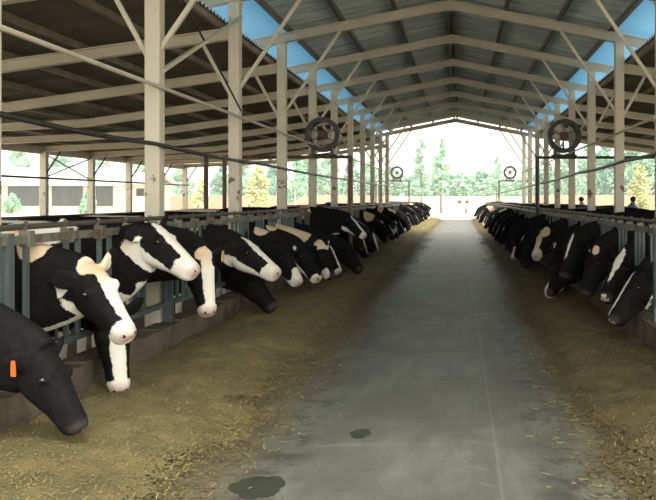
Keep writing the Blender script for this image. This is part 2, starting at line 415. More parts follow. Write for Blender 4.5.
for s in (-1,1):
    sd='left' if s<0 else 'right'
    sheet('roof',[XC,XC+s*2.88],lambda x:Hm(x)+.265,YRF,35.7,M['roof'],f'corrugated grey-blue metal sheeting of the {sd} main roof slope')
    sheet('roof',[XC+s*2.88,XC+s*3.95],lambda x:Hm(x)+.268,YRF,35.7,M['eave'],f'light blue corrugated eave strip of the {sd} main roof slope')
    x0=XLc if s<0 else XRc
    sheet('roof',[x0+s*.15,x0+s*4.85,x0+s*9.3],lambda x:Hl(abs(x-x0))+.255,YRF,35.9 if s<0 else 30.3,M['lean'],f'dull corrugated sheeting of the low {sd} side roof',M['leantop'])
b=MB(); b.box((-12.16,YK[1],CH+1.30),(-12.04,35.6,CH+1.52)); tag(b.build('eave_beam',M['cream']),'cream beam along the outer eave of the left side roof','beam',None,'thing')
b=MB(); b.tube([(-11.88,20.3,CH+.6),(-11.88,35.5,CH+.6)],.03); tag(b.build('side_rail',M['pipe']),'thin dark horizontal pipe between the outer left columns','rail',None,'thing')
b=MB(); b.box((-11.90,20.3,CH-.57),(-11.84,35.5,CH-.47)); tag(b.build('side_rail',M['pipe']),'dark low board rail along the foot of the left open side','rail',None,'thing')
# longitudinal pipes at the column rows
for s,x in ((-1,XLc+.10),(1,XRc-.10)):
    b=MB(); b.tube([(x,5.3 if s<0 else 11.3,CH+1.14),(x,35.3,CH+1.14)],.022)
    tag(b.build('tie_pipe',M['cream']),f"thin horizontal tie pipe along the {'left' if s<0 else 'right'} inner columns",'pipe',None,'thing')
for (ka,ha,kb,hb,nm,lab,w,mm) in ((2,1.33,3,2.55,'wind_brace','pale rising diagonal brace between the two nearest full left columns',.04,'cream'),(2,2.45,3,1.24,'wind_brace','thin dark rod crossing the pale brace between the near left columns',.018,'pipe')):
    b=MB(); b.bar((XLc+.085,YK[ka],CH+ha),(XLc+.085,YK[kb],CH+hb),w,w); tag(b.build(nm,M[mm]),lab,'brace',None,'thing')
for a,c,lab in ((.66,1.34,'rising thin brace between the two nearest outer left columns'),(1.34,.66,'falling thin brace between the two nearest outer left columns')):
    b=MB(); b.bar((-11.93 if a<c else -12.07,YK[7]+.07,CH+a),(-11.93 if a<c else -12.07,YK[8]-.07,CH+c),.03,.03); tag(b.build('wind_brace',M['pipe']),lab,'brace',None,'thing')
# dark hose lines
def hose(name,pts,r,label):
    P=[];pts=[Vector(p) for p in pts]
    for i in range(len(pts)-1):
        for j in range(6): 
            u=j/6; p=pts[i].lerp(pts[i+1],u); p.z-=.02*math.sin(math.pi*u); P.append(p)
    P.append(pts[-1]); b=MB(); b.tube(P,r,8); tag(b.build(name,M['black'],smooth=True),label,'pipe',None,'thing')
hose('water_pipe',[(XF,5.05,CH+.56),(XF,8.0,CH+.545),(XF,12,CH+.53),(XF,22,CH+.52),(XF,36,CH+.58),(XF,50,CH+.66),(XF,66,CH+.25)],.022,'long black water pipe slung above the left feed fence')
hose('water_pipe',[(XR,7.0,CH+.50),(XR,10,CH+.475),(XR,14,CH+.45),(XR,21,CH+.39),(XR,36,CH+.32),(XR,50,CH+.35),(XR,66,CH+.2)],.022,'long black water pipe slung above the right feed fence')

# ---------------------------------------------------------------- fans
def make_fan(r, loc, label, thin=.75):
    t=empty('barn_fan',loc); tag(t,label,'fan','ventilation fans on posts')
    n=36; b=MB(); L=.30; r0=r*thin
    vs=[]
    for k in range(n):
        a=2*math.pi*k/n; c,s=math.cos(a),math.sin(a)
        for (rad,yy) in ((r,-L/2),(r,L/2),(r0,L/2),(r0,-L/2)): vs.append((rad*c,yy,rad*s))
    fs=[]
    for k in range(n):
        q=(k+1)%n
        for j in range(4): fs.append((k*4+j,q*4+j,q*4+(j+1)%4,k*4+(j+1)%4))
    b.add(vs,fs); b.build('housing',M['drum'],t)
    b=MB(); 
    for a in (math.pi/2+.0,math.pi/2+2.1,math.pi/2-2.1): b.bar((0,-.06,0),(r0*1.02*math.cos(a),-.06,r0*1.02*math.sin(a)),.018,.018,up=(0,1,0))
    b.build('motor_mount',M['pipe'],t)
    b=MB(); q=r*.24; b.box((-q,-.12,-q*.9),(q,.12,q)); o=b.build('motor',M['motor'],t); m=o.modifiers.new('b','BEVEL'); m.width=q*.35; m.segments=3
    for k in range(3):
        b=MB(); a=k*2.094+.5; d=Vector((math.cos(a),0,math.sin(a))); e=Vector((-math.sin(a),0,math.cos(a)))
        vs=[]
        for (u,w,tw) in ((.18,.05,.9),(.5,.09,.7),(.82,.10,.5)):
            for sg in (-1,1): vs.append(d*(u*r)+e*(sg*w*r*math.cos(tw))+Vector((0,.09+sg*w*r*math.sin(tw),0)))
        b.add(vs,[(0,1,3,2),(2,3,5,4)]); o=b.build('blade',M['blade'],t); m=o.modifiers.new('s','SOLIDIFY'); m.thickness=.006
    b=MB()
    for sx in (-.55,.55): b.box((sx*r-.03,-.1,-r*1.18),(sx*r+.03,.1,-r*.78))
    b.box((-.75*r,-.12,-r*1.2),(.75*r,.12,-r*1.12)); b.build('mounting_foot',M['pipe'],t)
    return t
def stand(name,xa,xb,Y,zb,posts,label,m):
    t=empty(name,(xa,Y,0)); tag(t,label,'fan stand','pipe stands carrying the fans')
    b=MB(); b.tube([(0,0,zb),(xb-xa,0,zb)],.035); b.build('crossbar',m,t)
    for x in posts: b=MB(); b.tube([(x-xa,0,0),(x-xa,0,zb+.03)],.045); b.build('post',m,t)
Y1=22.4
p=at(323,138,Y1); Y1=17.0; p=at(323,138,Y1); stand('fan_stand',at(224,0,Y1).x,at(351,0,Y1).x,Y1,at(0,157,Y1).z,[at(224.5,0,Y1).x,at(350.5,0,Y1).x],'brown pipe stand with tall posts carrying the large fan on the left',M['brownpipe'])
make_fan(.36,(p.x,Y1,at(0,157,Y1).z+.035+.36*1.2),'large round black fan above the left cow row, nearer of two')
Y2=20.05; p=at(564,137,Y2); stand('fan_stand',at(537.5,0,Y2).x,5.6,Y2,at(0,157.5,Y2).z,[at(537.5,0,Y2).x,5.55],'dark pipe stand carrying the large fan on the right',M['pipe'])
make_fan(.415,(p.x,Y2,at(0,157.5,Y2).z+.035+.415*1.2),'large round black fan above the right cow row, nearer of two')
Y3=52; p=at(397,172,Y3); stand('fan_stand',at(375,0,Y3).x,at(409,0,Y3).x,Y3,at(0,181,Y3).z,[at(376,0,Y3).x,at(409,0,Y3).x],'distant thin pipe stand carrying the small-looking left fan outside',M['pipe'])
make_fan(.43,(p.x,Y3,at(0,181,Y3).z+.04+.43*1.2-.02),'distant round fan on the left, against the bright sky',.68)
Y4=50; p=at(510,172,Y4); stand('fan_stand',at(499,0,Y4).x,at(540,0,Y4).x,Y4,at(0,181,Y4).z,[at(499,0,Y4).x,at(539,0,Y4).x],'distant thin pipe stand carrying the small-looking right fan outside',M['pipe'])
make_fan(.42,(p.x,Y4,at(0,181,Y4).z+.04+.42*1.2-.02),'distant round fan on the right, against the bright sky',.68)
b=MB(); x=at(206,0,20.0).x; b.tube([(x,20.0,0),(x,20,at(0,154,20).z)],.06); tag(b.build('pipe_post',M['brownpipe']),'lone brown pipe post in the left pen beside the fan stand','post',None,'thing')

# ---------------------------------------------------------------- cows
def ring(c,a,b,ha,hb,n=16,pw=2.3):
    out=[]
    for k in range(n):
        t=2*math.pi*k/n; ct,st=math.cos(t),math.sin(t)
        out.append(c+a*(ha*math.copysign(abs(ct)**(2/pw),ct))+b*(hb*math.copysign(abs(st)**(2/pw),st)))
    return out
def loft(B, secs, n=16, pw=2.3):
    vs=[]; 
    for (c,a,b,ha,hb) in secs: vs+=ring(Vector(c),Vector(a),Vector(b),ha,hb,n,pw)
    fs=[]; m=len(secs)
    for i in range(m-1):
        for k in range(n): fs.append((i*n+k,i*n+(k+1)%n,(i+1)*n+(k+1)%n,(i+1)*n+k))
    fs.append(tuple(range(n-1,-1,-1))); fs.append(tuple((m-1)*n+k for k in range(n)))
    B.add(vs,fs)
X_,Y_,Z_=Vector((1,0,0)),Vector((0,1,0)),Vector((0,0,1))
def ear_dir(d,u,s_,sg,dr): return (s_*sg*.62-d*.50-u*(.18+dr)-Vector((0,0,.18))).normalized()
def cow_mesh(name, poll, d, face, mid=None, whites=(), body=(), voxel=.018, scale=1.0, cream=(), ears=(0,0), legs=True, hs=1.0, nk=1.0, under=None, drop=0.0):
    poll=Vector(poll); d=Vector(d).normalized(); face=Vector(face); u=(face-d*face.dot(d)).normalized(); s_=d.cross(u).normalized()
    B=MB()
    bs=[(-2.42,1.16,.09,.08),(-2.36,1.14,.20,.16),(-2.2,1.10,.275,.24),(-1.95,1.06,.335,.275),(-1.6,1.00,.395,.30),(-1.2,.985,.40,.30),(-.9,1.0,.385,.265),(-.65,1.03,.345,.21),(-.48,1.04,.28,.16)]
    loft(B,[((x,0,z),Y_,Z_,w,h) for x,z,h,w in bs],20)
    # neck
    P0=Vector((-.80,0,1.03)); P3=poll-u*.165*hs+d*.05*hs
    P1=Vector((-.36,0,1.00+.45*(poll.z-1.0))) if mid is None else Vector(mid)
    P2=P3-(d*.30+u*-.10 if False else (d*.55-u*-.25).normalized()*.22)
    P2.z-=drop
    secs=[];N=11; prev=Y_.copy()
    for i in range(N):
        t=i/(N-1); q=(1-t)
        c=P0*q**3+P1*3*q*q*t+P2*3*q*t*t+P3*t**3
        dv=((P1-P0)*3*q*q+(P2-P1)*6*q*t+(P3-P2)*3*t*t).normalized()
        a=(Y_*(q)-s_*t); a=(a-dv*a.dot(dv)).normalized(); bb=dv.cross(a).normalized()
        if bb.z<0 and t<.3: bb=-bb
        hh=.37*q**.85+.20*(1-q**.85); hh*=1+(nk-1)*min(1,2.2*q); ww=.18*q**1.2+.112*(1-q**1.2)
        secs.append((c,a,bb,ww,hh))
    loft(B,secs,18,2.1)
    # head
    hd=[(-.07,.07,.06,.06),(-.01,.12,.09,.02),(.07,.150,.112,.0),(.15,.160,.120,.0),(.22,.150,.112,.0),(.30,.132,.094,.0),(.37,.114,.082,.002),(.44,.102,.076,.004),(.50,.094,.077,.006),(.54,.082,.068,.012),(.565,.056,.050,.034)]
    loft(B,[(poll+d*(t*hs)-u*((o+h)*hs),s_,u,w*hs,h*hs) for t,h,w,o in hd],18,2.5)
    # brow ridges / cheek
    for sg in (-1,1):
        c=poll+(d*.17+s_*(sg*.082)-u*.045)*hs; B.ball(c,.045*hs,10)
        # ears
        dr=ears[0] if sg>0 else ears[1]
        e=ear_dir(d,u,s_,sg,dr); nrm=(s_*sg*.55+d*.45+u*.35); nrm=(nrm-e*nrm.dot(e)).normalized(); wv=e.cross(nrm).normalized(); r0=poll+(d*.035+s_*(sg*.07)-u*.055)*hs
        loft(B,[(r0+e*(l*hs)-nrm*(abs(l-.1)*.1),wv,nrm,w_*hs,th) for l,w_,th in ((-.02,.026,.024),(.03,.040,.024),(.08,.076,.02),(.13,.082,.018),(.175,.060,.016),(.21,.016,.012))],10,2)
    if legs:
        for sg in (-1,1):
            def leg(pts): B.tube([p for p,_ in pts],[r for _,r in pts],12)
            leg([((-.72,sg*.16,1.0),.16),((-.70,sg*.17,.78),.115),((-.68,sg*.165,.62),.085),((-.64,sg*.16,.40),.062),((-.66,sg*.16,.30),.045),((-.67,sg*.16,.13),.045),((-.63,sg*.16,.06),.055),((-.61,sg*.16,0.0),.062)])
            leg([((-2.05,sg*.16,1.05),.2),((-1.98,sg*.20,.82),.165),((-1.98,sg*.19,.66),.115),((-2.16,sg*.17,.48),.065),((-2.14,sg*.17,.36),.05),((-2.08,sg*.17,.13),.046),((-2.04,sg*.17,.06),.055),((-2.02,sg*.17,0.0),.062)])
        B.ball((-1.80,0,.62),(.22,.17,.15),12)
        B.tube([(-2.38,0,1.22),(-2.47,0,1.15),(-2.49,0,.9),(-2.46,0,.6),(-2.45,0,.42)],[.03,.025,.02,.022,.03],8)
    me=B.mesh('t',M['cow']); o=bpy.data.objects.new('t',me); COL.objects.link(o)
    m=o.modifiers.new('r','REMESH'); m.mode='VOXEL'; m.voxel_size=voxel; m.use_smooth_shade=True
    m=o.modifiers.new('s','SMOOTH'); m.factor=.5; m.iterations=3
    dg=bpy.context.evaluated_depsgraph_get(); dg.update(); me2=bpy.data.meshes.new_from_object(o.evaluated_get(dg)); me2.name=name
    bpy.data.objects.remove(o); bpy.data.meshes.remove(me)
    nv=len(me2.vertices); co=np.empty(nv*3,np.float32); me2.vertices.foreach_get('co',co); co=co.reshape(-1,3)
    D=np.array(d);U=np.array(u);S=np.array(s_); q=(co-np.array(poll))/hs
    T,SS,VV=q@D,q@S,-(q@U)
    hm=(T>-.12)&(np.abs(SS)<.16)&(VV>-.08)&(VV<.34)&(T<.62)
    H=np.stack([T,SS,VV],1)
    sd=np.full(nv,9.)
    def ell(P,c,r):
        r=np.array(r); return (np.linalg.norm((P-np.array(c))/r,axis=1)-1)*min(r.min()*1.2,.12)
    crm=np.zeros(nv)
    for w in whites:
        c,r = w[-2],w[-1]
        e=ell(H,c,r)
        if len(w)==3:  # black carve
            sd=np.where(hm, np.maximum(sd,-e), sd)
        else:
            sd=np.where(hm, np.minimum(sd,e), sd)
    for c,r in body:
        e=ell(co,c,r); sd=np.where(hm,sd,np.minimum(sd,e))
    if under:
        nz=np.empty(nv*3,np.float32); me2.vertices.foreach_get('normal',nz); nz=nz.reshape(-1,3)[:,2]
        e=np.where((co[:,0]>under[0])&(co[:,0]<under[1])&(co[:,2]<under[3]),(nz-under[2])*.25,.5); sd=np.where(hm&(T>-.02),sd,np.minimum(sd,e))
    for c,r in cream:
        e=ell(co,c,r); crm=np.maximum(crm,np.clip(.5-e*8,0,1))
    legmask=(co[:,2]<.45)&(co[:,0]<-.4)
    sd=np.where(legmask,np.minimum(sd,(co[:,2]-.38)*.5),sd)
    white=np.clip(.5-sd*4.,0,1)
    pink=np.where(hm,np.clip((T-.495)*22,0,1)*np.clip((.12-VV)*30,0,1),0)
    nost=np.zeros(nv)
    for sg in (-1,1):
        e=np.linalg.norm((H-np.array((.542,sg*.036,.045)))/np.array((.022,.011,.014)),axis=1); nost=np.maximum(nost,np.clip(1.6-e*1.2,0,1))
    mouth=np.where(hm&(T>.36),np.clip(1-np.abs(VV-(.112-(T-.36)*.05))/.006,0,1),0)
    dark=np.clip(nost+mouth*.15,0,1); dark=np.where(hm,dark,0)
    white=white*(1-dark*.85)
    pink=np.maximum(pink,dark*.9)
    att=me2.attributes.new('pat','FLOAT_COLOR','POINT'); a4=np.stack([white,pink,crm,np.ones(nv)],1).astype(np.float32).ravel(); att.data.foreach_set('color',a4)
    me2.materials.clear(); me2.materials.append(M['cow'])
    me2.polygons.foreach_set('use_smooth',[True]*len(me2.polygons))
    fr=dict(poll=poll,d=d,u=u,s=s_,hs=hs,ears=ears)
    return me2,fr
eye_me={}
def eye_mesh(r=.021):
    if r not in eye_me: b=MB(); b.ball((0,0,0),r,12); eye_me[r]=b.mesh('eye',M['eye'],True)
    return eye_me[r]
def add_parts(o,me,fr,tags=()):
    from mathutils.bvhtree import BVHTree
    bv=BVHTree.FromPolygons([v.co for v in me.vertices],[tuple(p.vertices) for p in me.polygons])
    hs=fr['hs']
    for sg in (-1,1):
        tgt=fr['poll']+(fr['d']*.185+fr['s']*(sg*.16)-fr['u']*.07)*hs
        loc,nr,_,_=bv.find_nearest(tgt)
        if loc is not None: link('eye',eye_mesh(),o,loc-nr*.007)
    for sg,mm,w,h in tags:
        e=ear_dir(fr['d'],fr['u'],fr['s'],sg,fr['ears'][0 if sg>0 else 1])
        c=fr['poll']+(fr['d']*.035+fr['s']*(sg*.07)-fr['u']*.055)*hs+e*.12*hs
        # hang at the front side of the ear
        f=(fr['s']*sg+Vector((0,-.6 if o.location.x<0 else .6,0))).normalized()
        a=e.cross(f).normalized(); dn=-Z_-f*(-Z_).dot(f); dn.normalize(); sd=dn.cross(f).normalized()
        c=c+f*.03
        b=MB(); vs=[]
        for ff in (0,.005):
            for (x,y) in ((-.35,-.15),(.35,-.15),(.5,.35),(.5,1),(-.5,1),(-.5,.35)): vs.append(c+f*ff+sd*(x*w)+dn*(y*h))
        b.add(vs,[(5,4,3,2,1,0),(6,7,8,9,10,11)]+[(k,(k+1)%6,6+(k+1)%6,6+k) for k in range(6)])
        tg=b.build('ear_tag',mm,o); tg['label']='orange ear tag' if mm is M['tag_o'] else 'yellow ear tag'
def place(me,side,Y,label,group,rz=0):
    o=link('cow',me,None,(XF if side<0 else XR,Y,0)); o.rotation_euler=(0,0,(0 if side<0 else math.pi)+rz)
    return tag(o,label,'cow',group)
NECKS={-1:[],1:[]}
def hero(side,Y,label,tags=(),**kw):
    """poll/muz given as (px,py,dY) pixels in the photograph with the depth offset of the point from the cow's line."""
    pl,mz=kw.pop('pl'),kw.pop('mz')
    P=at(pl[0],pl[1],Y+pl[2]); Q=at(mz[0],mz[1],Y+mz[2])
    def loc(v): return Vector((v.x-XF,v.y-Y,v.z)) if side<0 else Vector((XR-v.x,-(v.y-Y),v.z))
    P,Q=loc(P),loc(Q); L=(Q-P).length
    hs=max(.88,min(1.13,L/.545))
    me,fr=cow_mesh('cow',P,Q-P,kw.pop('face'),hs=hs,**kw)
    o=place(me,side,Y,label,'cows in the left feed row' if side<0 else 'cows in the right feed row'); add_parts(o,me,fr,tags); NECKS[side].append(Y); return o
BL=lambda hw,t0=.0,t1=.56,v=.05,s=0:(((t0+t1)/2,s,.0),((t1-t0)/2*1.15,hw,v))   # blaze
MZ=lambda t=.52,rt=.10,rs=.12,rv=.13:((t,0,.07),(rt,rs,rv))                      # white muzzle
JAW=lambda v=.26,rv=.07,t=.2,rt=.24:((t,0,v),(rt,.14,rv))
FD=(.55,-.05,.8)
# left row, nearest first
hero(-1,4.85,'nearest left cow, all-black head down in the feed with an orange ear tag',pl=(50,349,-.04),mz=(87,423,-.10),face=(.9,-.30,.35),
     tags=[(1,M['tag_o'],.032,.08)],whites=[((.575,-.02,.05),(.02,.05,.04))],body=[((-1.1,0,1.36),(.75,.34,.16))],ears=(.25,-.1),voxel=.015)
hero(-1,5.85,'black cow beside the nearest one, with broad white face turned towards the camera',pl=(91,264,-.24),mz=(131,330,-.40),face=(.55,-.56,.55),
     whites=[((.0,-.05,.03),(.10,.13,.09)),((.25,-.06,.02),(.36,.085,.08)),((.52,-.01,.07),(.075,.13,.15)),((.20,.0,.30),(.34,.17,.07)),((-.02,.10,.25),(.06,.08,.14))],
     body=[((.12,0,.58),(.34,.25,.055)),((-.02,0,1.27),(.13,.3,.14)),((-1.3,0,1.3),(.65,.4,.22))],cream=[((-.05,0,1.3),(.35,.35,.3)),((.45,-.25,1.12),(.14,.14,.10))],ears=(.25,-.35),voxel=.015,mid=(-.28,0,.86),nk=1.15,drop=.08,under=(-.1,.5,-.72,1.))
hero(-1,6.55,'black cow hidden behind the white-faced one, white blaze lowered towards the feed',pl=(113,309,-.28),mz=(121,389,-.40),face=(.50,-.85,.15),
     whites=[BL(.052,.08,.56,.06,-.01),MZ(.53,.06)],body=[((-.42,0,1.3),(.26,.35,.16)),((-1.4,0,1.3),(.4,.4,.25))],cream=[((-.42,0,1.3),(.3,.4,.2))],ears=(.1,.1),voxel=.016)
hero(-1,7.3,'black cow with raised head in profile, white nose line and white jaw',pl=(156,222,-.25),mz=(200,266,-.35),face=(.6,-.16,.78),
     whites=[BL(.08,-.10,.56,.045),((.50,0,.10),(.14,.15,.17)),((.22,0,.28),(.38,.17,.125)),((-.0,.08,.26),(.075,.10,.17))],
     body=[((.20,-.05,.82),(.07,.2,.36)),((.02,-.1,.62),(.13,.2,.20)),((.0,0,1.24),(.10,.22,.20)),((-.74,0,1.32),(.32,.4,.16)),((-1.7,-.2,1.1),(.4,.3,.4))],cream=[((.0,0,1.3),(.2,.3,.3)),((.45,0,1.4),(.08,.2,.1))],ears=(.3,-.6),voxel=.015,mid=(-.34,0,.78),nk=1.25,drop=.22,under=(-.1,.5,-.70,1.1))
hero(-1,8.0,'black cow facing the camera with a long white blaze and yellowish ear tag',pl=(204,250,-.30),mz=(211,310,-.52),face=(.55,-.78,.25),tags=[(-1,M['tag_y'],.07,.09)],
     whites=[BL(.06,.0,.56,.06,-.015),((.03,0,.0),(.07,.10,.06)),((.53,-.01,.07),(.06,.12,.12))],body=[((-1.4,-.2,1.2),(.5,.3,.4)),((.0,-.1,.62),(.2,.2,.12))],cream=[((.5,-.3,1.1),(.14,.14,.14))],ears=(.25,.0),voxel=.016)
hero(-1,9.7,'black cow reaching forward in profile, thin white nose stripe and white lower jaw',pl=(243,236,-.2),mz=(282,270,-.3),face=(.5,-.22,.83),
     whites=[BL(.06,.0,.56,.035),((.51,0,.10),(.13,.15,.17)),((.26,0,.26),(.38,.17,.11))],body=[((-.12,0,1.26),(.13,.2,.13))],cream=[((-.1,0,1.3),(.3,.3,.3))],ears=(.45,-.3),voxel=.018)
hero(-1,10.4,'all-black cow with head deep in the feed below the reaching cow',pl=(250,268,-.2),mz=(276,304,-.35),face=(.6,-.5,.6),whites=[],body=[((-1.4,-.2,1.2),(.5,.3,.4))],voxel=.02)
hero(-1,11.72,'black cow with white muzzle and a dark patch on its cheek, head sloping down',pl=(284,243,-.2),mz=(310,293,-.4),face=(.75,-.3,.55),
     whites=[((.50,0,.10),(.16,.15,.24)),((.28,.0,.27),(.20,.12,.07)),(1,(.36,.07,.12),(.10,.07,.075))],body=[((.16,0,1.14),(.13,.25,.10))],cream=[((.16,0,1.14),(.3,.3,.3))],ears=(.3,0),voxel=.02)
hero(-1,12.5,'black cow with white-edged lower face and a white dot by its ear',pl=(304,243,-.2),mz=(323,279,-.45),face=(.7,-.5,.5),
     whites=[((.54,.0,.08),(.07,.13,.13)),((.32,.05,.24),(.28,.10,.08)),((.0,.10,.09),(.05,.05,.04)),(1,(.45,.0,.0),(.09,.04,.05))],body=[((.12,0,1.2),(.10,.2,.12))],cream=[((.1,0,1.2),(.3,.3,.3))],voxel=.02)
hero(-1,13.4,'cow with a cream neck and dark lowered head in the left row',pl=(324,244,-.1),mz=(334,274,-.4),face=(.7,-.5,.5),
     whites=[((.0,0,.05),(.10,.15,.14)),((.5,.08,.1),(.1,.05,.1)),(1,(.02,.1,.1),(.05,.05,.05))],body=[((.20,0,1.08),(.36,.35,.30))],cream=[((.2,0,1.1),(.7,.7,.7))],voxel=.022)
hero(-1,15.5,'all-black cow with head low, below and before the raised white-striped head',pl=(348,243,-.1),mz=(363,268,-.4),face=(.7,-.5,.5),whites=[],voxel=.022)
hero(-1,16.4,'black cow with raised head in profile, white stripe curving under its jaw',pl=(352,217,-.2),mz=(367,234,-.3),face=(.7,-.2,.7),
     whites=[BL(.07,.0,.56,.06),((.53,0,.07),(.11,.13,.15)),((.2,0,.29),(.34,.15,.10))],body=[((.15,-.1,.80),(.45,.25,.10)),((-.12,0,1.32),(.15,.3,.16))],cream=[((-.1,0,1.3),(.3,.3,.3))],voxel=.022,nk=1.1,under=(-.2,.6,-.6,1.1))
# right row, nearest first (cow's left side faces the camera)
RB=lambda hw=.03,s=-.02:BL(hw,.06,.56,.03,s)
hero(1,8.75,'nearest right cow, black head low with a thin white blaze and orange ear tag',pl=(637,268,-.15),mz=(604,321,-.3),face=(.8,.22,.5),tags=[(-1,M['tag_o'],.055,.08)],
     whites=[((.30,.02,.0),(.30,.03,.045)),((.57,0,.06),(.025,.06,.06)),((.12,-.06,.30),(.20,.16,.085))],body=[((-.3,0,1.36),(.1,.2,.1))],voxel=.016)
hero(1,9.65,'second right cow, black with a wedge-shaped white forehead blaze',pl=(622,252,-.15),mz=(602,295,-.45),face=(.6,.65,.45),
     whites=[((.10,.0,.0),(.16,.045,.06)),((.30,.0,.0),(.10,.02,.05)),((.55,0,.06),(.04,.06,.05))],voxel=.018)
hero(1,10.6,'third right cow, black head low with small cream spots at its poll',pl=(592,248,-.15),mz=(580,292,-.3),face=(.8,.4,.45),
     whites=[((.02,-.05,.02),(.06,.05,.05)),((.04,.09,.05),(.04,.06,.04))],cream=[((.3,0,.9),(.5,.6,.5))],voxel=.02)
hero(1,11.8,'fourth right cow, black with a white stripe down the forehead',pl=(572,236,-.1),mz=(560,275,-.35),face=(.65,.6,.45),
     whites=[((.12,.0,.0),(.2,.022,.05))],voxel=.02)
hero(1,12.7,'fifth right cow, muzzle low in the feed and rimmed in white',pl=(562,262,-.2),mz=(546,290,-.6),face=(.55,.75,.3),
     whites=[((.50,.05,.07),(.12,.05,.12)),((.35,.0,.20),(.2,.09,.05)),((.5,0,.15),(.1,.07,.05))],voxel=.022)
hero(1,15.2,'sixth right cow, white face with a large black eye patch',pl=(545,229,-.1),mz=(531,260,-.5),face=(.5,.8,.4),
     whites=[((.06,0,.02),(.12,.10,.08)),((.35,.03,.03),(.3,.07,.09)),((.5,0,.07),(.12,.12,.14)),((.2,0,.26),(.3,.12,.04)),(1,(.24,-.06,.09),(.14,.07,.08))],cream=[((.4,0,.9),(.5,.6,.6))],voxel=.022)
hero(1,13.8,'black right cow with head behind the white-rimmed one, plain dark face',pl=(556,240,-.1),mz=(548,268,-.3),face=(.8,.3,.5),whites=[((.1,0,0),(.06,.03,.04))],voxel=.024)

# generic cows further back
POSES=[dict(poll=(.50,-.08,.78),d=(.42,-.12,-.85),face=(.85,-.2,.3)),dict(poll=(.45,.05,.95),d=(.6,-.1,-.75),face=(.7,-.2,.55)),
       dict(poll=(.40,-.1,1.22),d=(.8,-.2,-.5),face=(.5,-.1,.8)),dict(poll=(.50,-.02,.66),d=(.30,-.25,-.9),face=(.75,-.6,.2)),dict(poll=(.45,-.1,1.0),d=(.45,-.5,-.75),face=(.4,-.8,.4))]
PATS=[[],[BL(.045),MZ(.53,.07)],[((.08,0,0),(.07,.05,.05))],[BL(.05,.05,.5,.04),((.2,0,.29),(.3,.15,.09)),MZ(.52,.1)],[MZ(.5,.12)],[((.1,0,0),(.12,.08,.06)),((.5,.05,.08),(.1,.07,.12))],[((.24,0,0),(.26,.02,.04)),((.3,0,.28),(.2,.12,.05))]]
BODS=[[],[((.12,0,1.12),(.16,.3,.25)),((-1.5,0,1.3),(.4,.5,.3))],[((-.3,0,1.4),(.2,.3,.2)),((-1.3,.2,1.1),(.5,.3,.4))],[((-1.9,0,1.2),(.5,.5,.4))]]
DESC=['all-black cow','black cow with white blaze','black cow with small forehead star','black cow with white stripe and jaw','black cow with white muzzle','black cow with patchy white face','black cow with thin white nose line']
pool={}
def generic(pi,qi,bi,side,vox):
    key=(pi,qi,bi,side,vox)
    if key not in pool:
        p=POSES[pi]; mir=(lambda v:Vector((v[0],-v[1],v[2]))) if side>0 else Vector
        pool[key]=cow_mesh('cow',mir(p['poll']),mir(p['d']),mir(p['face']),whites=PATS[qi],body=BODS[bi],voxel=vox,cream=[((.0,0,1.2),(1.2,1,.6))] if bi==1 else ())
    return pool[key]
rr=random.Random(11)
rows={-1:[14.75],1:[16.2]}
def fill(side,start,yend,offs):
    for k in range(5,12):
        for f in offs:
            y=YK[k]+f+rr.uniform(-.05,.05)
            if y>start and rr.random()<.93: rows[side].append(y)
    y=YK[11]+3.2
    while y<yend: rows[side].append(y); y+=rr.uniform(.9,1.15)
fill(-1,17.2,65,(.42,1.12,1.85,2.55)); fill(1,16.6,62.5,(.48,1.15,1.83,2.5))
for side in (-1,1):
    L=sorted(rows[side]); n=len(L)
    for i,y in enumerate(L):
        fromfar=n-i; near=y<24
        pi=rr.choice([0,0,3,4,3,1,2] if side<0 else [0,3,0,4,3]); qi=rr.choice([0,1,2,3,4,5,6,0,0] if side<0 else [0,0,2,6,0,4,1]); bi=rr.choice([0,1,2,3] if side<0 else [0,0,3,2])
        if not near and rr.random()<.55: qi=rr.choice([0,0,2,6])
        if not near: pi,bi=(pi if pi<4 else 1),(1 if rr.random()<.2 else 0)
        me,fr=generic(pi,qi,bi,side,.026 if near else .036)
        o=place(me,side,y,f"{DESC[qi]}, {nth(fromfar)} from far end of {'left' if side<0 else 'right'} row",'cows in the left feed row' if side<0 else 'cows in the right feed row',rr.uniform(-.06,.06))
        o.location.x += rr.uniform(-.04,.20)*(1 if side<0 else -1)
        s=rr.uniform(.96,1.03); o.scale=(s,s,s)
        if near: add_parts(o,me,fr)
        NECKS[side].append(y)
# two cows standing loose in the right pen
me,fr=generic(2,3,1,1,.036)
o=link('cow',me,None,(5.7,27.3,0)); o.rotation_euler=(0,0,.25); tag(o,'cow with white patches standing loose behind the right row, beside the workers','cow')
me,fr=generic(1,0,0,-1,.036)
o=link('cow',me,None,(-4.9,33.2,0)); o.rotation_euler=(0,0,-1.2); o.scale=(1.06,1.06,1.06); tag(o,'dark cow standing loose in the left pen behind the far columns','cow')
